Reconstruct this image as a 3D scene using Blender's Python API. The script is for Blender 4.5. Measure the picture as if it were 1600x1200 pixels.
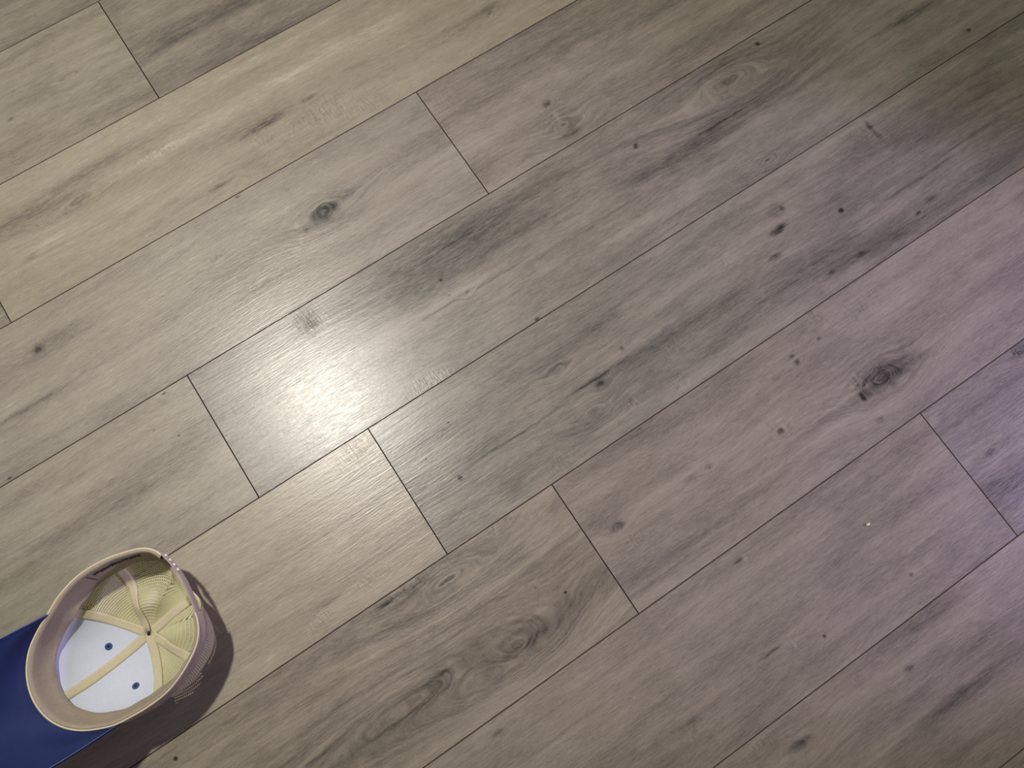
import bpy, math, random
from mathutils import Vector, Matrix, noise

for o in list(bpy.data.objects):
    bpy.data.objects.remove(o, do_unlink=True)
SC = bpy.context.scene
COL = SC.collection
R = math.radians

# ------------------------------------------------------------------ camera
cam_d = bpy.data.cameras.new('camera')
cam = bpy.data.objects.new('camera', cam_d)
COL.objects.link(cam)
cam_d.sensor_fit = 'HORIZONTAL'
cam_d.sensor_width = 36.0
cam_d.lens = 36.0 * 1200.0 / 1600.0
cam_d.clip_start = 0.01
cam.matrix_world = Matrix(((0.83223, 0.53697, -0.13806, 0.0),
                           (-0.5542, 0.81278, -0.17955, -0.23366),
                           (0.0158, 0.22594, 0.97401, 0.97894),
                           (0, 0, 0, 1)))
SC.camera = cam

# ------------------------------------------------------------------ world, lights, exposure
W = bpy.data.worlds.new('world')
SC.world = W
W.use_nodes = True
W.node_tree.nodes['Background'].inputs['Color'].default_value = (1.0, 0.92, 0.80, 1)
W.node_tree.nodes['Background'].inputs['Strength'].default_value = 0.080

def light(name, kind, loc, energy, color, radius=0.03, target=None):
    d = bpy.data.lights.new(name, kind)
    d.energy = energy
    d.color = color
    d.shadow_soft_size = radius
    o = bpy.data.objects.new(name, d)
    COL.objects.link(o)
    o.location = loc
    if target is not None:
        o.rotation_euler = (Vector(target) - Vector(loc)).to_track_quat('-Z', 'Y').to_euler()
    return o

# the lamp above the upper left of the view; its reflection is the bright patch on the planks
light('ceiling_bulb', 'POINT', (-0.165, 0.42, 1.25), 57.5, (1.0, 0.97, 0.86), 0.028)
# violet spot added low on the right to tint that side purple
g = light('violet_fill', 'SPOT', (1.75, -1.22, 0.78), 118.0, (0.66, 0.52, 1.0), 0.08, (0.47, -0.28, 0.0))
g.data.spot_size = R(33)
g.data.spot_blend = 0.65

SC.view_settings.view_transform = 'Standard'
SC.view_settings.look = 'None'
SC.view_settings.gamma = 1.0
SC.view_settings.use_curve_mapping = False
SC.view_settings.exposure = 0.0

# ------------------------------------------------------------------ node helpers
class NT:
    def __init__(self, tree):
        self.t = tree
    def n(self, kind, **kw):
        nd = self.t.nodes.new(kind)
        for k, v in kw.items():
            setattr(nd, k, v)
        return nd
    def link(self, a, b):
        self.t.links.new(a, b)
    def put(self, sock, v):
        if isinstance(v, bpy.types.NodeSocket):
            self.link(v, sock)
        elif v is not None:
            sock.default_value = v
    def math(self, op, a, b=None, c=None, clamp=False):
        nd = self.n('ShaderNodeMath', operation=op)
        nd.use_clamp = clamp
        self.put(nd.inputs[0], a); self.put(nd.inputs[1], b); self.put(nd.inputs[2], c)
        return nd.outputs[0]
    def vmath(self, op, a, b=None):
        nd = self.n('ShaderNodeVectorMath', operation=op)
        self.put(nd.inputs[0], a); self.put(nd.inputs[1], b)
        return nd.outputs['Value'] if op in ('DOT_PRODUCT', 'LENGTH') else nd.outputs[0]
    def noise(self, vec, scale, detail=4, rough=0.55, dist=0.0):
        nd = self.n('ShaderNodeTexNoise')
        self.put(nd.inputs['Vector'], vec)
        nd.inputs['Scale'].default_value = scale
        nd.inputs['Detail'].default_value = detail
        nd.inputs['Roughness'].default_value = rough
        nd.inputs['Distortion'].default_value = dist
        return nd.outputs['Fac']
    def comb(self, x, y, z=0.0):
        nd = self.n('ShaderNodeCombineXYZ')
        self.put(nd.inputs[0], x); self.put(nd.inputs[1], y); self.put(nd.inputs[2], z)
        return nd.outputs[0]
    def sep(self, v):
        nd = self.n('ShaderNodeSeparateXYZ')
        self.put(nd.inputs[0], v)
        return nd.outputs
    def ramp(self, fac, stops):
        nd = self.n('ShaderNodeValToRGB')
        cr = nd.color_ramp
        while len(cr.elements) < len(stops):
            cr.elements.new(0.5)
        for e, (p, c) in zip(cr.elements, stops):
            e.position = p
            e.color = (*c, 1)
        self.put(nd.inputs['Fac'], fac)
        return nd.outputs['Color']
    def mix(self, fac, a, b, mode='MIX'):
        nd = self.n('ShaderNodeMix', data_type='RGBA', blend_type=mode)
        self.put(nd.inputs['Factor'], fac)
        self.put(nd.inputs[6], a); self.put(nd.inputs[7], b)
        return nd.outputs[2]

def new_mat(name):
    m = bpy.data.materials.new(name)
    m.use_nodes = True
    nt = NT(m.node_tree)
    b = m.node_tree.nodes['Principled BSDF']
    return m, nt, b

# ------------------------------------------------------------------ laminate plank material
PLANK_L, PLANK_W = 1.38, 0.19
FEATURES = [
    ('k', 0.0605, 0.2931, 0.0406, 0.0194, 1.0), ('k', -0.3525, 0.3281, 0.0134, 0.0071, 1.0), ('k', -0.0987, 0.3111, 0.0085, 0.0042, 0.7), ('k', 0.4084, 0.2609, 0.0077, 0.0058, 1.0),
    ('k', 0.4224, 0.4322, 0.0099, 0.0079, 0.6), ('k', 0.5494, -0.3141, 0.0506, 0.0271, 0.95), ('k', 0.3978, -0.2969, 0.0087, 0.0061, 1.1), ('k', 0.2884, -0.2843, 0.0068, 0.0051, 0.6),
    ('k', 0.1479, -0.2791, 0.013, 0.0073, 1.3), ('k', 0.1592, 0.0847, 0.0079, 0.0061, 0.7), ('k', 0.2383, -0.1159, 0.0103, 0.0077, 0.6), ('k', 0.2042, -0.1425, 0.022, 0.0102, 0.15),
    ('k', 0.7315, -0.3901, 0.0206, 0.0112, 1.1), ('k', 0.6067, -0.4695, 0.0125, 0.0063, 0.45), ('k', -0.1716, -0.3128, 0.1549, 0.0325, 0.3), ('k', -0.0337, -0.329, 0.0613, 0.0276, 0.2),
    ('k', -0.0642, -0.2155, 0.0698, 0.0194, 0.25), ('k', 0.6523, 0.1493, 0.0904, 0.0301, 0.3), ('k', 0.1766, -0.606, 0.0309, 0.0155, 0.35), ('k', -0.1369, 0.6711, 0.0125, 0.0063, 0.5),
    ('k', 0.1261, 0.4545, 0.0092, 0.0046, 0.3), ('k', -0.2112, 0.4916, 0.0509, 0.0119, 0.35), ('k', 0.1999, -0.0708, 0.0154, 0.0086, 0.4), ('k', 0.6203, 0.0178, 0.0195, 0.0078, 0.3),
    ('k', 0.4091, 0.2215, 0.0248, 0.0153, 0.5), ('b', 0.5673, -0.0731, 0.0161, 0.0057, -0.75), ('b', 0.5809, -0.05, 0.0114, 0.0114, -0.22), ('b', 0.5379, -0.1035, 0.0112, 0.0047, -0.6),
    ('b', 0.5914, -0.0511, 0.0038, 0.0038, -0.55), ('b', 0.6586, -0.0986, 0.0048, 0.0039, -0.7), ('b', 0.4699, -0.226, 0.0045, 0.0027, -0.6), ('b', 0.4714, -0.2364, 0.0045, 0.0036, -0.7),
    ('b', 0.5157, -0.2275, 0.0036, 0.0027, -0.5), ('b', 0.4761, 0.1382, 0.0038, 0.0038, -0.6), ('b', 0.0164, -0.1195, 0.0032, 0.0032, -0.9), ('b', 0.2162, 0.0029, 0.0035, 0.0026, -0.8),
    ('b', -0.1278, 0.0923, 0.0032, 0.0024, -0.7), ('b', -0.031, 0.0497, 0.0033, 0.0025, -0.6), ('b', 0.1389, 0.1199, 0.0026, 0.0026, -0.7), ('b', 0.1364, 0.0953, 0.0026, 0.0017, -0.6),
    ('b', 0.2876, -0.0931, 0.0035, 0.0035, -0.5), ('b', -0.0071, -0.0745, 0.0024, 0.0016, -0.6), ('b', 0.0415, -0.05, 0.0025, 0.0025, -0.5), ('b', -0.2447, 0.1848, 0.0032, 0.0016, -0.8),
    ('b', -0.278, 0.1495, 0.0023, 0.0016, -0.6), ('b', -0.255, 0.1253, 0.0023, 0.0016, -0.6), ('b', -0.438, -0.2111, 0.0028, 0.0028, -0.9), ('b', 0.7752, -0.0196, 0.004, 0.0161, -0.55),
    ('b', 0.773, -0.0035, 0.0081, 0.0081, 0.3), ('b', 0.7777, -0.0394, 0.005, 0.007, -0.3), ('b', -0.0293, 0.3759, 0.0052, 0.0026, -0.5), ('b', -0.4567, 0.1944, 0.003, 0.0015, -0.7),
    ('b', -0.2369, 0.6546, 0.0052, 0.0026, -0.5), ('b', 0.0471, -0.309, 0.0024, 0.0016, -0.8), ('b', 0.0203, -0.2838, 0.0024, 0.0016, -0.5), ('b', 0.4196, -0.5305, 0.0034, 0.0025, -0.6),
    ('b', 0.2823, -0.5285, 0.0024, 0.0024, -0.8), ('b', -0.1097, -0.3962, 0.0089, 0.003, -0.5), ('b', 0.345, -0.6132, 0.0081, 0.004, -0.5), ('b', 0.7231, 0.1754, 0.0041, 0.0041, -0.6),
    ('b', 1.0019, 0.0216, 0.0043, 0.0032, -0.6), ('b', 0.7761, -0.1547, 0.0118, 0.0039, -0.4), ('b', 0.7464, -0.1619, 0.0049, 0.0029, -0.5), ('b', 0.7008, -0.1743, 0.0154, 0.0048, -0.2),
    ('b', 0.5614, -0.1777, 0.013, 0.0065, -0.18), ('b', 0.5906, -0.1638, 0.0075, 0.0028, -0.4), ('b', 0.6405, -0.1653, 0.0095, 0.0038, -0.3), ('b', 0.8496, 0.0525, 0.0146, 0.0042, -0.2),
    ('b', 0.2517, -0.3982, 0.0098, 0.0025, -0.6), ('b', 0.2579, -0.3994, 0.0041, 0.0041, 0.9), ('b', 0.2624, -0.2807, 0.0168, 0.0042, -0.3), ('b', 0.5133, -0.3572, 0.0071, 0.0044, -0.4),
    ('b', 0.5091, -0.303, 0.0054, 0.0036, 0.6), ('b', 0.5136, -0.3215, 0.0036, 0.0072, -0.6), ('b', 0.409, 0.2374, 0.0048, 0.0115, 0.5), ('b', 0.4127, 0.2059, 0.0153, 0.0048, -0.3),
    ('b', 0.0161, 0.295, 0.0052, 0.0052, 0.5), ('b', 0.0225, 0.2818, 0.0035, 0.0061, -0.3), ('s', -0.172, 0.5213, 0.1638, 0.0103, -0.45), ('s', -0.2947, 0.5066, 0.0997, 0.0133, -0.4),
    ('s', -0.0664, 0.4957, 0.1325, 0.0079, 0.5), ('s', -0.2627, 0.4553, 0.0748, 0.01, 0.3), ('s', 0.0629, 0.4532, 0.0363, 0.0064, -0.65), ('s', 0.033, 0.4548, 0.054, 0.0108, -0.3),
    ('s', -0.0417, 0.4024, 0.0227, 0.0044, -0.7), ('s', -0.1091, 0.419, 0.0121, 0.0034, -0.5), ('s', -0.3075, 0.4504, 0.0131, 0.0041, -0.6), ('s', 0.1482, 0.5106, 0.0375, 0.0038, -0.3),
    ('s', 0.0443, 0.645, 0.0841, 0.0131, -0.4), ('s', 0.169, 0.5834, 0.1242, 0.021, -0.35), ('s', -0.1228, 0.7407, 0.1091, 0.0091, -0.25), ('s', -0.1727, 0.6795, 0.142, 0.0177, -0.25),
    ('s', 0.0652, 0.5496, 0.1848, 0.0111, 0.3), ('s', -0.1024, 0.5609, 0.1416, 0.0071, 0.25), ('s', 0.2808, 0.4981, 0.1938, 0.0136, 0.2), ('s', 0.3978, 0.4377, 0.1186, 0.0119, -0.3),
    ('s', 0.1844, 0.4104, 0.1675, 0.0093, -0.15), ('s', 0.4798, 0.3243, 0.1782, 0.0277, -0.3), ('s', 0.6216, 0.2966, 0.1022, 0.0184, -0.35), ('s', 0.722, 0.2251, 0.1243, 0.0207, -0.3),
    ('s', 0.5211, 0.2533, 0.1384, 0.0079, 0.15), ('s', 0.0891, 0.295, 0.0355, 0.0089, -0.5), ('s', 0.0793, 0.2615, 0.0793, 0.0088, -0.2), ('s', 0.1946, 0.2723, 0.1093, 0.0082, 0.2),
    ('s', 0.0024, 0.3289, 0.1048, 0.0262, 0.25), ('s', -0.2642, 0.3384, 0.13, 0.0146, 0.12), ('s', -0.3081, 0.325, 0.048, 0.016, -0.35), ('s', -0.3283, 0.2656, 0.1101, 0.0031, -0.3),
    ('s', -0.4017, 0.2634, 0.0462, 0.0031, -0.35), ('s', -0.2544, 0.2478, 0.0961, 0.0048, 0.2), ('s', 0.1531, 0.1569, 0.1323, 0.0353, -0.4), ('s', 0.2397, 0.162, 0.1356, 0.0127, -0.3),
    ('s', 0.365, 0.1259, 0.1858, 0.0223, -0.25), ('s', 0.5577, 0.1005, 0.1264, 0.0253, -0.35), ('s', 0.7482, 0.1057, 0.1329, 0.0245, -0.3), ('s', 0.5929, 0.1017, 0.0687, 0.0029, -0.35),
    ('s', 0.4116, 0.038, 0.2038, 0.0093, 0.2), ('s', 0.1282, 0.0856, 0.0606, 0.0022, -0.6), ('s', 0.208, 0.0821, 0.0442, 0.0018, -0.5), ('s', 0.0806, 0.0901, 0.0684, 0.0085, 0.2),
    ('s', 0.9538, 0.088, 0.0644, 0.0086, -0.6), ('s', 0.9438, 0.004, 0.1584, 0.0264, -0.3), ('s', 0.7, 0.0748, 0.1306, 0.007, 0.25), ('s', 0.0314, 0.0591, 0.109, 0.0025, -0.3),
    ('s', -0.024, 0.0646, 0.1074, 0.0017, -0.3), ('s', 0.0989, -0.113, 0.0828, 0.0021, -0.55), ('s', 0.2337, -0.1077, 0.0516, 0.0026, -0.6), ('s', 0.1954, -0.0595, 0.0515, 0.0155, -0.25),
    ('s', 0.0648, -0.1643, 0.13, 0.0146, -0.12), ('s', 0.2028, -0.1517, 0.0592, 0.0237, -0.13), ('s', 0.2519, -0.169, 0.0428, 0.0026, 0.4), ('s', 0.3557, -0.1125, 0.1422, 0.0089, -0.25),
    ('s', 0.4765, -0.1382, 0.1828, 0.0228, -0.15), ('s', 0.6328, -0.1524, 0.152, 0.019, -0.15), ('s', 0.5973, -0.1403, 0.0943, 0.0028, -0.28), ('s', 0.7982, -0.1222, 0.0897, 0.003, -0.5),
    ('s', 0.8919, -0.1115, 0.092, 0.0031, -0.4), ('s', 0.6125, -0.036, 0.135, 0.0087, 0.25), ('s', 0.7576, -0.072, 0.0696, 0.0099, 0.35), ('s', 0.4406, -0.0707, 0.1099, 0.0082, 0.2),
    ('s', -0.0268, -0.142, 0.0715, 0.0159, -0.1), ('s', 0.1547, -0.2626, 0.0409, 0.0196, -0.2), ('s', 0.1864, -0.274, 0.0494, 0.0082, 0.15), ('s', 0.1847, -0.3582, 0.0973, 0.0024, -0.35),
    ('s', 0.4004, -0.3177, 0.1388, 0.0087, -0.2), ('s', 0.5857, -0.3171, 0.0456, 0.0109, -0.5), ('s', 0.4688, -0.3124, 0.1504, 0.0022, 0.4), ('s', 0.3779, -0.3328, 0.129, 0.0021, 0.35),
    ('s', 0.6317, -0.3157, 0.1108, 0.0028, 0.3), ('s', 0.7305, -0.2943, 0.1142, 0.0133, -0.15), ('s', 0.6161, -0.241, 0.0839, 0.0205, 0.2), ('s', 0.3084, -0.2468, 0.1028, 0.0171, 0.15),
    ('s', -0.1938, -0.1566, 0.0227, 0.0038, -0.55), ('s', -0.2209, -0.1566, 0.0375, 0.006, -0.35), ('s', -0.1223, -0.1444, 0.0386, 0.0023, -0.4), ('s', -0.1457, -0.1977, 0.0198, 0.003, -0.75),
    ('s', -0.1097, -0.199, 0.0537, 0.0023, -0.3), ('s', -0.126, -0.1045, 0.1089, 0.0109, 0.2), ('s', -0.2661, -0.0947, 0.0898, 0.0075, 0.2), ('s', -0.2809, -0.121, 0.1185, 0.0052, -0.25),
    ('s', -0.3042, -0.051, 0.0671, 0.0089, -0.15), ('s', -0.0607, -0.268, 0.0692, 0.0092, -0.2), ('s', 0.0152, -0.3096, 0.0468, 0.0023, 0.25), ('s', -0.0143, -0.2257, 0.0707, 0.0024, 0.35),
    ('s', -0.0074, -0.2441, 0.0706, 0.0024, -0.3), ('s', -0.2486, -0.3081, 0.0866, 0.0144, 0.12), ('s', -0.0188, -0.3319, 0.0461, 0.0061, -0.4), ('s', -0.1392, -0.3042, 0.0448, 0.0022, -0.35),
    ('s', -0.2037, -0.3213, 0.0729, 0.0022, -0.3), ('s', -0.2967, -0.301, 0.057, 0.0021, -0.35), ('s', 0.2167, -0.5053, 0.0175, 0.0024, -1.0), ('s', 0.184, -0.5029, 0.0316, 0.0063, -0.3),
    ('s', 0.087, -0.5161, 0.0122, 0.0031, -0.6), ('s', 0.1622, -0.5059, 0.1176, 0.0078, 0.25), ('s', 0.2413, -0.5056, 0.1203, 0.0096, 0.25), ('s', 0.4306, -0.5126, 0.1014, 0.0118, -0.3),
    ('s', 0.3454, -0.5024, 0.124, 0.0132, -0.2), ('s', 0.4904, -0.5049, 0.1032, 0.012, 0.2), ('s', 0.0484, -0.4122, 0.0772, 0.0023, -0.3), ('s', -0.0272, -0.4396, 0.0526, 0.0023, -0.4),
    ('s', -0.0683, -0.4459, 0.089, 0.0104, 0.1), ('s', 0.0914, -0.4055, 0.1252, 0.0157, -0.15), ('s', 0.1528, -0.4014, 0.0957, 0.0096, -0.12), ('s', 0.3768, -0.6714, 0.0808, 0.0073, -0.55),
    ('s', 0.3937, -0.5803, 0.0991, 0.0149, -0.3), ('s', 0.468, -0.639, 0.0667, 0.01, -0.3), ('s', 0.182, -0.6053, 0.0387, 0.0039, -0.45), ('s', 0.2527, -0.6272, 0.0944, 0.0094, 0.15),
    ('s', 0.5845, -0.5092, 0.0705, 0.0176, -0.25), ('s', 0.6179, -0.4719, 0.0448, 0.0072, -0.3), ('s', -0.3776, 0.1487, 0.091, 0.0061, -0.2), ('s', -0.4128, 0.0956, 0.0966, 0.0134, -0.2),
    ('s', -0.3049, 0.0811, 0.0918, 0.0107, -0.15), ('s', -0.224, 0.0959, 0.055, 0.0079, -0.12), ('s', -0.2801, 0.1629, 0.0782, 0.011, 0.12), ('s', -0.4481, 0.1666, 0.0447, 0.006, -0.3),
    ('c', 0.037, 0.4401, 0.0162, 0.0144, 1), ('c', 0.1295, 0.4243, 0.0552, 0.0202, 1), ('c', 0.1894, 0.4011, 0.0465, 0.0149, 0.8), ('c', -0.0399, 0.1695, 0.0184, 0.0218, 1),
    ('c', 0.0303, -0.1942, 0.0288, 0.0144, 0.9), ('c', -0.2194, -0.1693, 0.015, 0.0105, 1), ('c', -0.1076, -0.1958, 0.0461, 0.0108, 0.8), ('c', -0.1429, -0.1631, 0.0306, 0.0107, 0.7),
    ('c', 0.3236, -0.1774, 0.0157, 0.0157, 1), ('c', 0.2524, -0.1611, 0.012, 0.0086, 1), ('c', 0.5341, -0.1978, 0.0092, 0.0147, 1), ('c', 0.3993, -0.2949, 0.0226, 0.0139, 0.9),
    ('c', 0.4044, 0.255, 0.0154, 0.0173, 0.8), ('c', 0.1541, -0.305, 0.0162, 0.0097, 0.9), ('c', 0.5189, -0.3044, 0.0144, 0.0198, 0.9), ('c', 0.7522, -0.0143, 0.0201, 0.0201, 0.6),
    ('c', 0.7267, -0.389, 0.0131, 0.015, 1), ('c', 0.2455, -0.5129, 0.0128, 0.008, 0.8), ('c', 0.0806, -0.5246, 0.0107, 0.0107, 0.9), ('c', -0.0859, 0.4967, 0.0439, 0.0088, 0.9),
    ('c', -0.2587, 0.4829, 0.0334, 0.0084, 0.8), ('c', 0.055, 0.0021, 0.0334, 0.0167, 0.5), ('c', 0.1375, -0.1734, 0.0331, 0.0166, 0.5), ('c', 0.1439, -0.5798, 0.0231, 0.0108, 0.8),
    ('c', 0.4737, -0.0703, 0.0148, 0.0148, 0.7), ('c', -0.0719, -0.0148, 0.0402, 0.0241, 0.4), ('c', -0.1044, 0.3149, 0.0085, 0.0085, 0.8), ('c', -0.3487, 0.336, 0.0079, 0.0079, 0.8),
    ('c', 0.442, -0.1263, 0.0272, 0.0145, 0.3), ('c', 0.587, -0.2218, 0.0557, 0.0186, 0.5), ('c', 0.3425, -0.1304, 0.0265, 0.0177, 0.4), ('c', 0.2969, 0.3495, 0.0379, 0.019, 0.4),
]

def plank_material(name, seed, feats, tone=0.0, tint=(1, 1, 1)):
    """printed oak laminate: grain runs along local x; feats are knots, streaks, specks
    and saw marks in plank-local metres"""
    m, nt, bsdf = new_mat(name)
    tc = nt.n('ShaderNodeTexCoord')
    raw = tc.outputs['Object']
    off = nt.vmath('ADD', raw, (seed * 3.17, seed * 1.71, seed * 0.37))
    # wobble so that no feature has a clean edge
    wn = nt.n('ShaderNodeTexNoise'); wn.inputs['Scale'].default_value = 38; wn.inputs['Detail'].default_value = 5
    nt.link(off, wn.inputs['Vector'])
    wob = nt.vmath('MULTIPLY', nt.vmath('SUBTRACT', wn.outputs['Color'], (0.5, 0.5, 0.5)), (0.022, 0.008, 0))
    pos = nt.vmath('ADD', raw, wob)
    sp = nt.sep(off)
    # slow meander of the grain
    mea = nt.noise(nt.vmath('MULTIPLY', off, (2.2, 3.0, 1)), 1.0, 2, 0.5)
    G = nt.math('ADD', nt.sep(off)[1], nt.math('MULTIPLY', nt.math('SUBTRACT', mea, 0.5), 0.035))
    tone_sum = None
    chat = None
    core = None
    for k, fx, fy, fl, fw, amt in feats:
        if k == 'k':
            # ring core plus a wider halo in which the grain bends round the knot
            d = nt.vmath('MULTIPLY', nt.vmath('SUBTRACT', pos, (fx, fy, 0)), (1 / fl, 1 / fw, 0))
            d2 = nt.vmath('DOT_PRODUCT', d, d)
            dist = nt.math('SQRT', d2)
            wide = nt.math('POWER', 0.60, d2)
            near = nt.math('POWER', 0.10, d2)
            rel = nt.math('SUBTRACT', nt.math('MULTIPLY', dist, fw), nt.sep(raw)[1])
            rel = nt.math('ADD', rel, fy)
            G = nt.math('ADD', G, nt.math('MULTIPLY', wide, rel))
            t = nt.math('MULTIPLY', near, -0.40 * amt)
            t = nt.math('ADD', t, nt.math('MULTIPLY', wide, -0.10 * min(amt, 0.6)))
            core = wide if core is None else nt.math('MAXIMUM', core, wide)
        elif k == 'c':
            d = nt.vmath('MULTIPLY', nt.vmath('SUBTRACT', pos, (fx, fy, 0)), (1 / fl, 1 / fw, 0))
            e = nt.math('MULTIPLY', nt.math('POWER', 0.3, nt.vmath('DOT_PRODUCT', d, d)), amt)
            chat = e if chat is None else nt.math('ADD', chat, e)
            continue
        else:
            src = pos if k == 's' else nt.vmath('ADD', raw, nt.vmath('MULTIPLY', wob, (0.28, 0.5, 0)))
            d = nt.vmath('MULTIPLY', nt.vmath('SUBTRACT', src, (fx, fy, 0)), (1 / fl, 1 / fw, 0))
            d2 = nt.vmath('DOT_PRODUCT', d, d)
            if k == 'b':
                d2 = nt.math('POWER', d2, 1.5)
            t = nt.math('MULTIPLY', nt.math('POWER', 0.30, d2), amt * ((0.68 if amt < 0 else 0.35) if k == 'b' else 0.46))
        tone_sum = t if tone_sum is None else nt.math('ADD', tone_sum, t)
    x = sp[0]
    n_broad = nt.noise(nt.comb(nt.math('MULTIPLY', x, 2.2), nt.math('MULTIPLY', G, 22), seed), 1.0, 3, 0.55)
    n_mid = nt.noise(nt.comb(nt.math('MULTIPLY', x, 15.0), nt.math('MULTIPLY', G, 100), seed), 1.0, 4, 0.6)
    n_fine = nt.noise(nt.comb(nt.math('MULTIPLY', x, 70.0), nt.math('MULTIPLY', G, 560), seed), 1.0, 3, 0.6)
    n_ring = nt.noise(nt.comb(nt.math('MULTIPLY', x, 4.0), nt.math('MULTIPLY', G, 260), seed + 4), 1.0, 2, 0.5)
    n_pat = nt.noise(nt.vmath('MULTIPLY', off, (13, 30, 1)), 1.0, 4, 0.6)
    n_pore = nt.noise(nt.vmath('MULTIPLY', off, (420, 900, 1)), 1.0, 2, 0.5)
    T = nt.math('MULTIPLY', nt.math('SUBTRACT', n_broad, 0.5), 0.62)
    T = nt.math('ADD', T, nt.math('MULTIPLY', nt.math('SUBTRACT', n_mid, 0.5), 0.36))
    T = nt.math('ADD', T, nt.math('MULTIPLY', nt.math('SUBTRACT', n_fine, 0.5), 0.42))
    ringmask = nt.math('SMOOTH_MIN', nt.math('MULTIPLY', nt.math('SUBTRACT', n_pat, 0.42), 3.0, clamp=True), 0.8, 0.2)
    T = nt.math('ADD', T, nt.math('MULTIPLY', nt.math('MULTIPLY', nt.math('SUBTRACT', n_ring, 0.5), 0.55), ringmask))
    T = nt.math('ADD', T, nt.math('MULTIPLY', nt.math('SUBTRACT', n_pat, 0.5), 0.34))
    T = nt.math('ADD', T, nt.math('MULTIPLY', nt.math('SUBTRACT', n_pore, 0.5), 0.26))
    if core is not None:
        # annual rings show more clearly round the knots
        T = nt.math('ADD', T, nt.math('MULTIPLY', nt.math('MULTIPLY', nt.math('SUBTRACT', n_ring, 0.5), 0.60), core))
    if tone_sum is not None:
        # the printed marks are broken up by the grain
        n_brk = nt.noise(nt.comb(nt.math('MULTIPLY', x, 40.0), nt.math('MULTIPLY', G, 210), seed + 9), 1.0, 4, 0.7)
        br = nt.math('MULTIPLY', nt.math('SUBTRACT', n_brk, 0.26), 3.2, clamp=True)
        br = nt.math('ADD', nt.math('MULTIPLY', br, 0.9), 0.18)
        T = nt.math('ADD', T, nt.math('MULTIPLY', tone_sum, br))
    T = nt.math('ADD', T, 0.55 + tone)
    height = nt.math('ADD', nt.math('MULTIPLY', n_fine, 0.55), nt.math('MULTIPLY', n_ring, 0.45))
    if chat is not None:
        ticks = nt.noise(nt.comb(nt.math('MULTIPLY', sp[0], 330), nt.math('MULTIPLY', sp[1], 75), seed), 1.0, 3, 0.65, 0.6)
        tk = nt.math('MULTIPLY', nt.math('SUBTRACT', ticks, 0.52), 2.2)
        tk = nt.math('MULTIPLY', tk, chat)
        T = nt.math('ADD', T, nt.math('MULTIPLY', tk, 0.42))
        height = nt.math('ADD', height, nt.math('MULTIPLY', tk, 1.3))
    T = nt.math('MULTIPLY', T, 1.0, clamp=True)
    tt = lambda c: tuple(a * b for a, b in zip(c, tint))
    colr = nt.ramp(T, [(0.0, (0.030, 0.027, 0.023)), (0.16, tt((0.105, 0.093, 0.079))), (0.36, tt((0.205, 0.180, 0.150))),
                       (0.56, tt((0.305, 0.268, 0.218))), (0.78, tt((0.385, 0.345, 0.280))), (1.0, tt((0.52, 0.48, 0.40)))])
    # reddish and greenish drift of the print
    drift = nt.noise(nt.vmath('MULTIPLY', off, (3.5, 9, 1)), 1.0, 3, 0.5)
    col2 = nt.mix(nt.math('MULTIPLY', nt.math('SUBTRACT', drift, 0.40), 1.2, clamp=True), colr,
                  nt.mix(1.0, colr, (0.93, 1.0, 1.02, 1), 'MULTIPLY'))
    nt.link(col2, bsdf.inputs['Base Color'])
    rough = nt.math('ADD', 0.32, nt.math('MULTIPLY', nt.math('SUBTRACT', n_fine, 0.5), 0.22))
    nt.link(rough, bsdf.inputs['Roughness'])
    bsdf.inputs['Specular IOR Level'].default_value = 0.62
    bp = nt.n('ShaderNodeBump')
    bp.inputs['Strength'].default_value = 0.62
    bp.inputs['Distance'].default_value = 0.0006
    nt.link(height, bp.inputs['Height'])
    nt.link(bp.outputs['Normal'], bsdf.inputs['Normal'])
    return m

def flat_mat(name, color, rough=0.8, grain=0.0, scale=300.0, spec=0.3, bump=0.0, trans=0.0, weave=None):
    m, nt, b = new_mat(name)
    tc = nt.n('ShaderNodeTexCoord')
    v = tc.outputs['Object']
    n1 = nt.noise(v, scale, 3, 0.6)
    n2 = nt.noise(v, scale * 0.06, 3, 0.6)
    f = nt.math('ADD', nt.math('MULTIPLY', nt.math('SUBTRACT', n1, 0.5), grain),
                nt.math('MULTIPLY', nt.math('SUBTRACT', n2, 0.5), grain))
    f = nt.math('ADD', 1.0, f)
    sc = nt.n('ShaderNodeVectorMath', operation='SCALE')
    sc.inputs[0].default_value = color
    nt.link(f, sc.inputs['Scale'])
    nt.link(sc.outputs[0], b.inputs['Base Color'])
    b.inputs['Roughness'].default_value = rough
    b.inputs['Specular IOR Level'].default_value = spec
    if trans:
        b.inputs['Transmission Weight'].default_value = trans
    if bump:
        bp = nt.n('ShaderNodeBump')
        bp.inputs['Strength'].default_value = 0.6
        bp.inputs['Distance'].default_value = bump
        nt.link(n1, bp.inputs['Height'])
        nt.link(bp.outputs['Normal'], b.inputs['Normal'])
    return m

# ------------------------------------------------------------------ mesh helpers
def mesh_obj(name, verts, faces, mat, parent=None, smooth=True):
    me = bpy.data.meshes.new(name)
    me.from_pydata([tuple(v) for v in verts], [], faces)
    me.validate()
    me.update()
    for mm in (mat if isinstance(mat, (list, tuple)) else [mat]):
        me.materials.append(mm)
    if smooth:
        for p in me.polygons:
            p.use_smooth = True
    o = bpy.data.objects.new(name, me)
    COL.objects.link(o)
    if parent is not None:
        o.parent = parent
        o.matrix_parent_inverse = Matrix.Translation(-Vector(parent.location))
    return o

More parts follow.
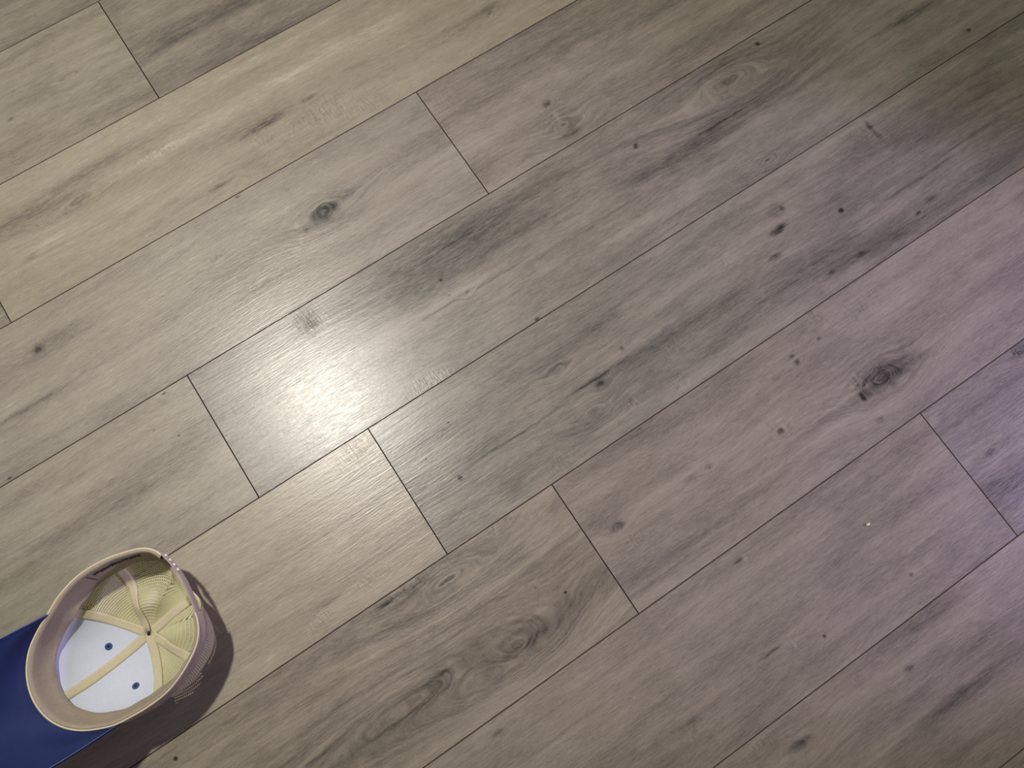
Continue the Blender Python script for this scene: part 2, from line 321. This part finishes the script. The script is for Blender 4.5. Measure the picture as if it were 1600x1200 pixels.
def grid_faces(nu, nv, close_u=False):
    f = []
    for i in range(nu if close_u else nu - 1):
        for j in range(nv - 1):
            a = i * nv + j
            b = ((i + 1) % nu) * nv + j
            f.append((a, b, b + 1, a + 1))
    return f

def ring_sweep(path, frames, section, closed=False):
    """sweep a closed section (list of (a, b)) along path with frames (u, v)"""
    verts, faces = [], []
    n, k = len(path), len(section)
    for p, (u, v) in zip(path, frames):
        for a, b in section:
            verts.append(p + u * a + v * b)
    for i in range(n if closed else n - 1):
        for j in range(k):
            a = i * k + j
            b = i * k + (j + 1) % k
            c = ((i + 1) % n) * k
            faces.append((a, b, c + (j + 1) % k, c + j))
    if not closed:
        faces.append(tuple(range(k))[::-1])
        faces.append(tuple((n - 1) * k + j for j in range(k)))
    return verts, faces

def solidify(o, th, offset=0.0):
    md = o.modifiers.new('thickness', 'SOLIDIFY')
    md.thickness = th
    md.offset = offset

# ------------------------------------------------------------------ floor: slab and single planks
slab_m = flat_mat('underlay', (0.030, 0.024, 0.019), 0.9, 0.3, 80)
edge_m = flat_mat('plank_edge', (0.085, 0.068, 0.052), 0.7, 0.3, 200)
X0, X1, Y0, Y1 = -2.35, 2.75, -2.28, 2.47
v = [(X0, Y0, -0.03), (X1, Y0, -0.03), (X1, Y1, -0.03), (X0, Y1, -0.03),
     (X0, Y0, -0.010), (X1, Y0, -0.010), (X1, Y1, -0.010), (X0, Y1, -0.010)]
floor = mesh_obj('floor', v, [(3, 2, 1, 0), (4, 5, 6, 7), (0, 1, 5, 4), (1, 2, 6, 5), (2, 3, 7, 6), (3, 0, 4, 7)], slab_m, None, False)
floor['kind'] = 'structure'
floor['label'] = 'grey-beige oak laminate floor laid in long staggered planks'

def plank_mesh(length):
    gl, gw = 0.00030, 0.00008      # half gaps at the short and the long edges
    bl, bw = 0.00050, 0.00070      # small chamfers
    hx, hy = length / 2 - gl, PLANK_W / 2 - gw
    z0, z1, z2 = -0.0099, -0.0008, 0.0
    vs = []
    for (x, y, z) in ((hx, hy, z0), (hx, hy, z1), (hx - bl, hy - bw, z2)):
        vs += [(-x, -y, z), (x, -y, z), (x, y, z), (-x, y, z)]
    fs = [(8, 9, 10, 11), (3, 2, 1, 0)]
    for k in (0, 4):
        for i in range(4):
            fs.append((k + i, k + (i + 1) % 4, k + 4 + (i + 1) % 4, k + 4 + i))
    me = bpy.data.meshes.new('plank')
    me.from_pydata(vs, [], fs)
    me.update()
    me.materials.append(edge_m)
    me.materials.append(edge_m)
    me.polygons[0].material_index = 1
    return me
pm = plank_mesh(PLANK_L)

# end joints measured on the rows in view; row r spans y from r*W to (r+1)*W
JOINT = {3: -0.0484, 2: -0.3665, 1: 0.2620, 0: -0.2082, -1: -0.0486, -2: 0.1082, -3: 0.5627, -4: -0.46, 4: -0.42}
TONE = {(2, 0): (0.09, (1.03, 1.0, 0.95)), (3, 0): (-0.06, (0.98, 0.98, 0.98)), (3, -1): (0.03, (1, 1, .98)),
        (1, -1): (0.03, (1, 1, 1)), (1, 0): (-0.06, (0.99, .97, .97)),
        (0, 0): (-0.07, (0.97, 0.98, 0.98)), (0, -1): (0.02, (1, 1, .98)),
        (-1, 0): (-0.10, (0.95, 0.97, 0.96)), (-1, -1): (0.07, (1.04, 1.0, .94)),
        (-2, 0): (-0.03, (1, 0.98, 0.97)), (-2, -1): (-0.04, (1.02, .99, .93)),
        (-3, -1): (-0.04, (1, .98, .96)), (-3, 0): (-0.12, (0.95, 0.95, 0.98)), (-4, 0): (-0.07, (1, .97, .95)), (-4, -1): (-0.07, (1, .97, .95))}
rnd = random.Random(7)
shared = [plank_material('laminate_%d' % i, 20 + i * 1.37, [], rnd.uniform(-0.08, 0.06)) for i in range(4)]
plank_count = 0
for r in range(-12, 13):
    j0 = JOINT.get(r)
    if j0 is None:
        j0 = rnd.uniform(-0.6, 0.6)
    yc = (r + 0.5) * PLANK_W
    for k in range(-3, 3):
        xc = j0 + (k + 0.5) * PLANK_L
        if xc - PLANK_L / 2 > X1 - 0.02 or xc + PLANK_L / 2 < X0 + 0.02:
            continue
        o = bpy.data.objects.new('plank', pm)
        COL.objects.link(o)
        o.parent = floor
        o.location = (xc, yc, 0.0)
        fs = [(t, x - xc, y - yc, l, w, a) for (t, x, y, l, w, a) in FEATURES
              if abs(x - xc) < PLANK_L / 2 and abs(y - yc) < PLANK_W / 2]
        if fs or (r, k) in TONE:
            tone, tint = TONE.get((r, k), (0.0, (1, 1, 1)))
            mt = plank_material('laminate_knotted', 1.0 + plank_count * 0.613, fs, tone, tint)
        else:
            mt = shared[rnd.randrange(4)]
        o.material_slots[1].link = 'OBJECT'
        o.material_slots[1].material = mt
        plank_count += 1

# ------------------------------------------------------------------ the cap (lying on its crown, opening up)
RIM = [
    (-0.4513, -0.0045, 0.0803), (-0.4309, 0.0083, 0.0804), (-0.4052, 0.0171, 0.0806), (-0.3743, 0.0167, 0.0807), (-0.3470, 0.0104, 0.0808),
    (-0.3254, 0.0021, 0.0809), (-0.3151, -0.0107, 0.0810), (-0.3121, -0.0356, 0.0810), (-0.3119, -0.0593, 0.0809), (-0.3124, -0.0798, 0.0809),
    (-0.3144, -0.0999, 0.0809), (-0.3220, -0.1153, 0.0808), (-0.3326, -0.1261, 0.0807), (-0.3548, -0.1393, 0.0806), (-0.3766, -0.1478, 0.0805),
    (-0.4001, -0.1494, 0.0804), (-0.4210, -0.1479, 0.0803), (-0.4410, -0.1462, 0.0802), (-0.4578, -0.1388, 0.0801), (-0.4730, -0.1310, 0.0800),
    (-0.4866, -0.1187, 0.0800), (-0.4972, -0.1016, 0.0800), (-0.5017, -0.0814, 0.0800), (-0.5006, -0.0617, 0.0800), (-0.4948, -0.0433, 0.0800),
    (-0.4831, -0.0255, 0.0801), (-0.4693, -0.0145, 0.0802),
]

def smooth_closed(pts, n):
    """Catmull-Rom through a closed list of points"""
    P = [Vector(p) for p in pts]
    m = len(P)
    for _ in range(1):
        P = [(P[i - 1] + P[i] * 4 + P[(i + 1) % m]) / 6 for i in range(m)]
    out = []
    for i in range(m):
        a, b, c, d = P[i - 1], P[i], P[(i + 1) % m], P[(i + 2) % m]
        for s in range(n):
            t = s / n
            out.append(0.5 * ((2 * b) + (c - a) * t + (2 * a - 5 * b + 4 * c - d) * t * t + (3 * b - a - 3 * c + d) * t ** 3))
    return out

BOT = Vector((-0.3967, -0.0701, 0.0040))          # where the crown button rests
FRONT = math.atan2(-0.24, -0.97)
FD = Vector((math.cos(FRONT), math.sin(FRONT), 0))
SD = Vector((-FD.y, FD.x, 0))
_rim = smooth_closed(RIM, 12)
_tab = sorted((((math.atan2(p.y - BOT.y, p.x - BOT.x) - FRONT) % (2 * math.pi)), p) for p in _rim)
_ang = [a for a, _ in _tab]
import bisect
def rim(phi):
    a = phi % (2 * math.pi)
    i = bisect.bisect(_ang, a)
    a0, p0 = _tab[i - 1] if i > 0 else (_tab[-1][0] - 2 * math.pi, _tab[-1][1])
    a1, p1 = _tab[i] if i < len(_tab) else (_tab[0][0] + 2 * math.pi, _tab[0][1])
    t = (a - a0) / max(a1 - a0, 1e-9)
    return p0.lerp(p1, t)

def wrap(a):
    return (a + math.pi) % (2 * math.pi) - math.pi

def crown(phi, t, inset=0.0):
    """t 0 at the rim, 1 at the button"""
    p = rim(phi)
    a = t * math.pi / 2
    rho = math.cos(a) ** 0.72 if t < 1 else 0.0
    zz = 1 - math.sin(a) ** 0.92 if t > 0 else 1.0
    bul = math.exp(-(wrap(phi - R(112)) / 0.70) ** 2)
    rho *= 1 + 0.21 * bul * math.sin(math.pi * min(1.0, t / 0.75)) ** 1.3 if t < 0.75 else 1.0
    q = Vector((BOT.x + (p.x - BOT.x) * rho, BOT.y + (p.y - BOT.y) * rho, BOT.z + (p.z - BOT.z) * zz))
    # the soft mesh at the back has sunk inwards into a fold
    d1 = math.exp(-(wrap(phi - R(-140)) / 0.55) ** 2 - ((t - 0.80) / 0.13) ** 2)
    d2 = math.exp(-(wrap(phi - R(135)) / 0.50) ** 2 - ((t - 0.76) / 0.13) ** 2)
    d3 = math.exp(-(wrap(phi - R(184)) / 0.60) ** 2 - ((t - 0.60) / 0.07) ** 2)
    lift = 0.018 * d1 + 0.013 * d2 - 0.006 * d3
    q.z += lift
    w = 0.0016 * noise.noise(Vector((math.cos(phi) * 2.3, math.sin(phi) * 2.3, t * 3.0)))
    out = Vector((p.x - BOT.x, p.y - BOT.y, 0)).normalized()
    q += out * (w - 0.35 * lift)
    if inset:
        q += inner_normal(phi, t) * inset
    return q

def inner_normal(phi, t):
    e = 0.012
    t = min(t, 0.972)
    t0, t1 = max(0.0, t - e), min(0.985, t + e)
    a = crown(phi, t1) - crown(phi, t0)
    b = crown(phi + e, min(t, 0.97)) - crown(phi - e, min(t, 0.97))
    n = b.cross(a).normalized()
    c = BOT + Vector((0, 0, 0.10)) - crown(phi, t)
    return n if n.dot(c) > 0 else -n

white_m = flat_mat('white_panel_cloth', (0.62, 0.655, 0.79), 0.85, 0.16, 500, 0.2, 0.0002)
mesh_m = flat_mat('cream_mesh', (0.60, 0.56, 0.36), 0.55, 0.15, 300, 0.4)
tape_m = flat_mat('cream_tape', (0.60, 0.53, 0.37), 0.8, 0.20, 260, 0.25, 0.0003)
band_m = flat_mat('tan_sweatband', (0.37, 0.31, 0.24), 0.85, 0.30, 240, 0.2, 0.0004)
hem_m = flat_mat('khaki_hem', (0.40, 0.34, 0.26), 0.85, 0.30, 300, 0.2, 0.0004)
bind_m = flat_mat('cream_binding', (0.66, 0.58, 0.42), 0.8, 0.2, 300, 0.25)
navy_m = flat_mat('navy_brim_cloth', (0.012, 0.023, 0.110), 0.75, 0.35, 420, 0.35, 0.0003)
thread_m = flat_mat('blue_thread', (0.10, 0.16, 0.36), 0.7, 0.2, 300)
eye_m = flat_mat('navy_thread', (0.045, 0.085, 0.21), 0.7, 0.3, 600, 0.3)
hole_m = flat_mat('dark_hole', (0.015, 0.018, 0.03), 0.9)
strap_m = flat_mat('tan_plastic', (0.44, 0.36, 0.31), 0.35, 0.1, 90, 0.5)
stud_m = flat_mat('pale_plastic', (0.72, 0.66, 0.58), 0.3, 0.05, 90, 0.5)
print_m = flat_mat('black_print', (0.035, 0.030, 0.035), 0.8, 0.3, 300)

cap = bpy.data.objects.new('trucker_cap', None)
cap.empty_display_size = 0.1
COL.objects.link(cap)
cap.location = (BOT.x, BOT.y, 0.0)
cap['label'] = 'trucker cap with navy brim and cream mesh lying upside down on the floor'
cap['category'] = 'cap'

SEAM = [R(-5), R(66), R(108), R(171), R(-118), R(-68)]      # front, then round by the lower side
GAP0, GAP1 = R(152), R(200)                               # strap opening at the back
def gap_t(phi):
    """lower limit of the arch below the strap, 0 outside it"""
    m = (GAP0 + GAP1) / 2
    h = (GAP1 - GAP0) / 2
    x = wrap(phi - m) / h
    return 0.40 * math.sqrt(max(0.0, 1 - x * x)) if abs(x) < 1 else 0.0

# panels
def panel(name, a0, a1, mat, nu, nv, t_end=0.985, th=0.0012):
    if a1 < a0:
        a1 += 2 * math.pi
    vs = []
    for i in range(nu):
        ph = a0 + (a1 - a0) * i / (nu - 1)
        ts = gap_t(ph)
        for j in range(nv):
            vs.append(crown(ph, ts + (t_end - ts) * j / (nv - 1)))
    o = mesh_obj(name, vs, grid_faces(nu, nv), mat, cap)
    solidify(o, th, 0)
    return o
front_a = panel('front_panel', SEAM[5], SEAM[0], white_m, 28, 34)
front_b = panel('front_panel', SEAM[0], SEAM[1], white_m, 28, 34)
for fp in (front_a, front_b):
    fp['label'] = 'white cloth front panel'
def net_panel(a0, a1, rows=40, t_end=0.975):
    """knitted net: thick threads round the crown, short staggered ties between them"""
    if a1 < a0:
        a1 += 2 * math.pi
    vs, fs = [], []
    def bar(p, q, u, v, hu, hv):
        b = len(vs)
        for c in (p, q):
            vs.extend((c - u * hu - v * hv, c + u * hu - v * hv, c + u * hu + v * hv, c - u * hu + v * hv))
        for i in range(4):
            fs.append((b + i, b + (i + 1) % 4, b + 4 + (i + 1) % 4, b + 4 + i))
    ncol = max(10, int((a1 - a0) * 0.085 / 0.0026))
    def at(ph, j):
        ts = gap_t(ph)
        return crown(ph, ts + (t_end - ts) * j / (rows - 1)), ts + (t_end - ts) * j / (rows - 1)
    for j in range(rows):
        prev = None
        r0 = len(vs)
        for i in range(ncol + 1):
            ph = a0 + (a1 - a0) * i / ncol
            c, t = at(ph, j)
            n = inner_normal(ph, min(max(t, 0.02), 0.96))
            d = (at(ph, min(j + 1, rows - 1))[0] - at(ph, max(j - 1, 0))[0]).normalized()
            vs.extend((c - d * 0.00085 - n * 0.0002, c + d * 0.00085 - n * 0.0002, c + d * 0.0004 + n * 0.0008, c - d * 0.0004 + n * 0.0008))
        for i in range(ncol):
            b = r0 + i * 4
            for k in range(4):
                fs.append((b + k, b + (k + 1) % 4, b + 4 + (k + 1) % 4, b + 4 + k))
    for j in range(rows - 1):
        for i in range(ncol):
            s = i + (0.25 if j % 2 else 0.75)
            ph = a0 + (a1 - a0) * s / ncol
            p, t = at(ph, j)
            q, t2 = at(ph, j + 1)
            w = (crown(ph + 0.01, t) - crown(ph - 0.01, t)) if t < 0.97 else Vector((1, 0, 0))
            if w.length < 1e-6:
                continue
            w.normalize()
            n = w.cross(q - p)
            if n.length < 1e-9:
                continue
            n.normalize()
            bar(p, q, w, n, 0.0006, 0.0003)
    o = mesh_obj('mesh_panel', vs, fs, mesh_m, cap, False)
    o['label'] = 'cream see-through mesh panel'
    return o
for a, b in ((1, 2), (2, 3), (3, 4), (4, 5)):
    net_panel(SEAM[a], SEAM[b])

# stitched tapes over the six seams
def tape(name, phi, t0, t1, width, mat, n=40, lift=0.0016):
    vs = []
    for i in range(n):
        t = t0 + (t1 - t0) * i / (n - 1)
        c = crown(phi, t)
        nn = inner_normal(phi, t)
        tg = (crown(phi, min(t + 0.01, 0.99)) - crown(phi, max(t - 0.01, 0))).normalized()
        sd = tg.cross(nn).normalized()
        wv = 1 + 0.10 * noise.noise(Vector((phi * 9, t * 7, 0)))
        for s, h in ((-1, 0.0), (-0.9, 0.9), (-0.45, 1.15), (0, 0.75), (0.45, 1.15), (0.9, 0.9), (1, 0.0)):
            vs.append(c + sd * (s * width / 2 * wv) + nn * (lift * h + 0.0006))
    o = mesh_obj(name, vs, grid_faces(n, 7), mat, cap)
    solidify(o, 0.0006, 0)
    return o
for i, ph in enumerate(SEAM):
    t = tape('seam_tape', ph, max(0.05, gap_t(ph) + 0.02), 0.992, 0.0108, tape_m)
    if i in (1, 5):
        t['label'] = 'cream tape over the seam between white panel and mesh'

# button tack and its hole at the bottom of the crown
def disc_ring(c, n, r0, r1, h, name, mat, parent, seg=18):
    u = n.orthogonal().normalized()
    w = n.cross(u)
    vs, fs = [], []
    prof = [(r0, 0.0), (r0, h), ((r0 + r1) / 2, h * 1.5), (r1, h * 0.8), (r1, -h * 0.3)]
    for i in range(seg):
        a = 2 * math.pi * i / seg
        d = u * math.cos(a) + w * math.sin(a)
        for r, z in prof:
            vs.append(c + d * r + n * z)
    return mesh_obj(name, vs, grid_faces(seg, len(prof), True), mat, parent)
def cap_disc(c, n, r, name, mat, parent, seg=16, dome=0.0004):
    u = n.orthogonal().normalized()
    w = n.cross(u)
    vs = [c + n * dome] + [c + (u * math.cos(2 * math.pi * i / seg) + w * math.sin(2 * math.pi * i / seg)) * r for i in range(seg)]
    return mesh_obj(name, vs, [(0, 1 + i, 1 + (i + 1) % seg) for i in range(seg)], mat, parent)
UP = Vector((0, 0, 1))
bc = crown(0, 0.985)
bc = Vector((BOT.x, BOT.y, bc.z + 0.0010))
tack = disc_ring(bc, UP, 0.0024, 0.0062, 0.0007, 'button_tack', tape_m, cap)
cap_disc(bc + UP * 0.0004, UP, 0.0029, 'tack_hole', hole_m, tack)
# the cloth button outside, under the crown
vs, fs = [], []
for j in range(6):
    a = j / 5 * math.pi / 2
    for i in range(18):
        b = 2 * math.pi * i / 18
        vs.append(Vector((BOT.x + 0.0075 * math.cos(a) * math.cos(b), BOT.y + 0.0075 * math.cos(a) * math.sin(b), 0.0042 - 0.0042 * math.sin(a))))
fs = [(j * 18 + i, j * 18 + (i + 1) % 18, (j + 1) * 18 + (i + 1) % 18, (j + 1) * 18 + i) for j in range(5) for i in range(18)]
mesh_obj('button', vs, fs, tape_m, cap)

# embroidered eyelets
def eyelet(phi, t, par, n_sign=1):
    c = crown(phi, t)
    nn = inner_normal(phi, t)
    e = disc_ring(c + nn * 0.0007, nn, 0.0014, 0.0042, 0.0007, 'eyelet', eye_m, par)
    h = cap_disc(c + nn * 0.0010, nn, 0.0014, 'eyelet_hole', hole_m, par, 12, 0.0)
    h.parent = par
    for ob in (e, h):
        ob.parent = par
        ob.matrix_parent_inverse = Matrix.Identity(4)
    return e
def find_t(phi, r):
    lo, hi = 0.0, 0.98
    for _ in range(40):
        m = (lo + hi) / 2
        p = crown(phi, m)
        if math.hypot(p.x - BOT.x, p.y - BOT.y) > r:
            lo = m
        else:
            hi = m
    return lo
for phi, r, par in ((R(-30), 0.047, front_a), (R(38), 0.058, front_b)):
    eyelet(phi, find_t(phi, r), par)['label'] = 'navy stitched eyelet'

# sweatband inside the rim, open at the strap
def band(name, a0, a1, prof, mat, n=150, wob=0.0, th=0.0012):
    vs = []
    for i in range(n):
        ph = a0 + (a1 - a0) * i / (n - 1)
        p = rim(ph)
        out = Vector((p.x - BOT.x, p.y - BOT.y, 0)).normalized()
        for k, (d, z) in enumerate(prof):
            wv = wob * noise.noise(Vector((math.cos(ph) * 3.1, math.sin(ph) * 3.1, k * 0.35))) * k / len(prof)
            wz = wob * 0.8 * noise.noise(Vector((math.cos(ph) * 2.2 + 5, math.sin(ph) * 2.2, 0.0))) * k / len(prof)
            vs.append(p + out * (d + wv) + UP * (z + wz))
    o = mesh_obj(name, vs, grid_faces(n, len(prof)), mat, cap)
    solidify(o, th, 0)
    return o
A0, A1 = GAP1 - 2 * math.pi, GAP0                        # the long way round by the front
sweat = band('sweatband', A0, A1, [(-0.0005, 0.0010), (-0.0022, 0.0008), (-0.0036, -0.0030), (-0.0046, -0.010), (-0.0062, -0.018),
                                   (-0.0085, -0.026), (-0.0112, -0.0325), (-0.0116, -0.0335)], band_m, 190, 0.0030)
sweat['label'] = 'tan cloth sweatband'
# rolled binding on the rim edge
path, frames = [], []
N = 170
for i in range(N):
    ph = A0 + (A1 - A0) * i / (N - 1)
    p = rim(ph)
    out = Vector((p.x - BOT.x, p.y - BOT.y, 0)).normalized()
    path.append(p + out * 0.0008 + UP * 0.0002)
    frames.append((out, UP))
sec = [(0.0013 * math.cos(a * math.pi / 4), 0.0016 * math.sin(a * math.pi / 4)) for a in range(8)]
vs, fs = ring_sweep(path, frames, sec)
mesh_obj('rim_binding', vs, fs, bind_m, cap)
# outer hem of the mesh, from the brim corner round to the strap on each side
for a0, a1 in ((R(50), GAP0), (A0, R(-66))):
    flare = 1.0 if a0 > 0 else 0.0
    h = band('outer_hem', a0, a1, [(d * flare + 0.0008 * (1 - flare), z) for d, z in ((0.0006, 0.0006), (0.0014, -0.001), (0.0022, -0.005), (0.0034, -0.010), (0.0046, -0.0140), (0.0036, -0.0145))], hem_m, 70, 0.0016)
    h['label'] = 'khaki cloth hem outside the rim'
# seam of the sweatband and the dark print beside it
def band_point(ph, depth, lift=0.0012):
    p = rim(ph)
    out = Vector((p.x - BOT.x, p.y - BOT.y, 0)).normalized()
    d = -0.0036 - (depth - 0.003) * 0.19
    return p + out * (d - lift) - UP * depth
vs = []
for i in range(8):
    z = 0.004 + 0.022 * i / 7
    for s in (-0.0005, 0.0005):
        vs.append(band_point(R(-103) + s / 0.085, z))
o = mesh_obj('band_seam', vs, grid_faces(8, 2), print_m, sweat)
o.matrix_parent_inverse = Matrix.Identity(4); o.parent = sweat
# a line of worn, unreadable dark printed marks
pr = random.Random(3)
a = R(-107)
vs, fs = [], []
while a > R(-143):
    ln = pr.uniform(0.0022, 0.0042) / 0.085
    top, bot = 0.0075 + pr.uniform(-0.001, 0.001), 0.0135 + pr.uniform(-0.0015, 0.0015)
    b0 = len(vs)
    for i in range(5):
        s = i / 4
        ph = a - ln * s
        k = 0.35 + 0.65 * math.sin(math.pi * (0.15 + 0.7 * s))
        m = (top + bot) / 2
        vs += [band_point(ph, m + (top - m) * k, 0.0014), band_point(ph, m + (bot - m) * k, 0.0014)]
    for i in range(4):
        fs.append((b0 + 2 * i, b0 + 2 * i + 1, b0 + 2 * i + 3, b0 + 2 * i + 2))
    a -= ln + pr.uniform(0.0004, 0.0012) / 0.085
o = mesh_obj('printed_marks', vs, fs, print_m, sweat)
o.matrix_parent_inverse = Matrix.Identity(4); o.parent = sweat
o['label'] = 'worn dark print on the sweatband'

# binding of the arch below the strap
path, frames = [], []
for i in range(40):
    ph = GAP0 + (GAP1 - GAP0) * (0.002 + 0.996 * i / 39)
    t = gap_t(ph)
    path.append(crown(ph, t))
    frames.append((inner_normal(ph, max(t, 0.02)), (rim(ph) - BOT).normalized()))
vs, fs = ring_sweep(path, frames, [(0.0014 * math.cos(k * math.pi / 3), 0.0030 * math.sin(k * math.pi / 3)) for k in range(6)])
mesh_obj('arch_binding', vs, fs, bind_m, cap)

# snap strap across the opening: two overlapping tongues with studs
def strap(name, a0, a1, off, bulge, zt, hgt, n=26):
    p0, p1 = rim(a0), rim(a1)
    ch = (p1 - p0)
    nrm = Vector((ch.y, -ch.x, 0)).normalized()
    mid = (p0 + p1) / 2
    if nrm.dot(mid - BOT) < 0:
        nrm = -nrm
    path, frames = [], []
    for i in range(n):
        s = i / (n - 1)
        p = p0.lerp(p1, s) + nrm * (off + bulge * 4 * s * (1 - s)) + UP * zt
        path.append(p)
        frames.append((nrm, UP))
    h = hgt / 2
    sec = [(-0.0006, 0), (-0.0006, -hgt + .0006), (-0.0002, -hgt), (0.0002, -hgt), (0.0006, -hgt + .0006), (0.0006, 0), (0.0002, .0005), (-0.0002, .0005)]
    vs, fs = ring_sweep(path, frames, sec)
    return mesh_obj(name, vs, fs, strap_m, cap), path, nrm
inner, pin, nin = strap('strap', GAP0 - R(5), GAP1 - R(10), 0.0006, 0.004, 0.0012, 0.0150)
inner['label'] = 'tan plastic strap tongue with snap studs'
outer_s, pout, nout = strap('strap', GAP0 + R(16), GAP1 + R(5), 0.0024, 0.0034, 0.0000, 0.0150)
outer_s['label'] = 'tan plastic strap tongue with holes'
def stud(p, n, r, h, par, mat=stud_m):
    u = UP
    w = n.cross(u).normalized()
    vs = []
    prof = [(r * 0.9, 0), (r, h * 0.5), (r * 0.8, h), (r * 0.3, h * 1.15)]
    for i in range(12):
        a = 2 * math.pi * i / 12
        for rr, z in prof:
            vs.append(p + (u * math.cos(a) + w * math.sin(a)) * rr + n * z)
    fs = grid_faces(12, 4, True)
    fs.append(tuple(i * 4 + 3 for i in range(12)))
    o = mesh_obj('snap_stud', vs, fs, mat, par)
    o.matrix_parent_inverse = Matrix.Identity(4); o.parent = par
    return o
for k in range(4):
    i = len(pout) - 5 - k * 3
    stud(pout[i] - UP * 0.0060, nout, 0.0020, 0.0022, outer_s)

# brim
def brim_sheet(nu=44, nv=18):
    aT, aB = R(-64), R(49)
    top = []
    for i in range(nu):
        s = i / (nu - 1)
        ph = aT + (aB - aT) * s
        p = rim(ph)
        out = Vector((p.x - BOT.x, p.y - BOT.y, 0)).normalized()
        top.append(p + out * 0.0016 - UP * 0.0035)
    cT, cB = top[0], top[-1]
    base = (cT + cB) / 2
    ba = FRONT - R(11)
    ax = Vector((math.cos(ba), math.sin(ba), 0))
    sx = Vector((-ax.y, ax.x, 0))
    yT, yB = (cT - base).dot(sx), (cB - base).dot(sx)
    hw = 0.074
    LEN = 0.128
    outl = []
    for i in range(nu):
        s = i / (nu - 1)
        a = math.pi * s                       # 0 at the T corner, pi at the B corner
        cx, sn = math.cos(a), math.sin(a)
        f = LEN * sn ** 0.62
        y = (abs(cx) ** 0.62) * (1 if cx > 0 else -1)
        ys = (yT if y > 0 else yB)
        wid = abs(ys) + (hw - abs(ys)) * min(1, f / 0.07)
        yy = wid * y * (1 if yT > 0 else -1)
        outl.append((f, yy))
    vs = []
    for i in range(nu):
        a = top[i]
        f, yy = outl[i]
        fa, ya = (a - base).dot(ax), (a - base).dot(sx)
        for j in range(nv):
            d = j / (nv - 1)
            ff, y2 = fa + (f - fa) * d, ya + (yy - ya) * d
            u = y2 / 0.072
            z_flat = a.z * (1 - d) + d * (0.080)
            sm = min(1.0, d * 3.0)
            arc = 0.068 * u * u * sm * sm * (3 - 2 * sm) * max(0.0, min(1.0, ff / 0.10))
            rise = 0.04 * max(0.0, ff - fa)
            vs.append(Vector((base.x, base.y, 0)) + ax * ff + sx * y2 + UP * (z_flat + arc + rise))
    return vs, nu, nv
vs, nu, nv = brim_sheet()
brim = mesh_obj('brim', vs, grid_faces(nu, nv), navy_m, cap)
brim['label'] = 'navy blue brim, underside up'
solidify(brim, 0.0030, 0)
bv = brim.modifiers.new('edge', 'BEVEL')
bv.width = 0.0009
bv.segments = 2
bv.limit_method = 'ANGLE'
# stitched edge line
edge_path = [vs[i * nv + nv - 1].lerp(vs[i * nv + nv - 2], 0.55) + UP * 0.0017 for i in range(nu)]
fr = []
for i in range(nu):
    t = (edge_path[min(i + 1, nu - 1)] - edge_path[max(i - 1, 0)]).normalized()
    s = t.cross(UP).normalized()
    fr.append((s, s.cross(t).normalized()))
ev, ef = ring_sweep(edge_path, fr, [(0.0006, 0), (0, 0.0005), (-0.0006, 0), (0, -0.0005)])
o = mesh_obj('edge_stitching', ev, ef, thread_m, brim)
o.matrix_parent_inverse = Matrix.Identity(4); o.parent = brim

# ------------------------------------------------------------------ a crumb on the planks
bpyrnd = random.Random(5)
vs = []
for j in range(7):
    th = math.pi * j / 6
    for i in range(10):
        ph = 2 * math.pi * i / 10
        k = 1 + bpyrnd.uniform(-0.15, 0.15)
        vs.append((0.413 + 0.0026 * k * math.sin(th) * math.cos(ph), -0.453 + 0.0019 * k * math.sin(th) * math.sin(ph), 0.0014 + 0.0014 * math.cos(th)))
fs = [(j * 10 + i, (j + 1) * 10 + i, (j + 1) * 10 + (i + 1) % 10, j * 10 + (i + 1) % 10) for j in range(6) for i in range(10)]
crumb = mesh_obj('crumb', vs, fs, flat_mat('crumb_pale', (0.85, 0.76, 0.66), 0.8, 0.3, 900))
crumb['label'] = 'tiny pale crumb lying alone on a plank'
crumb['category'] = 'crumb'
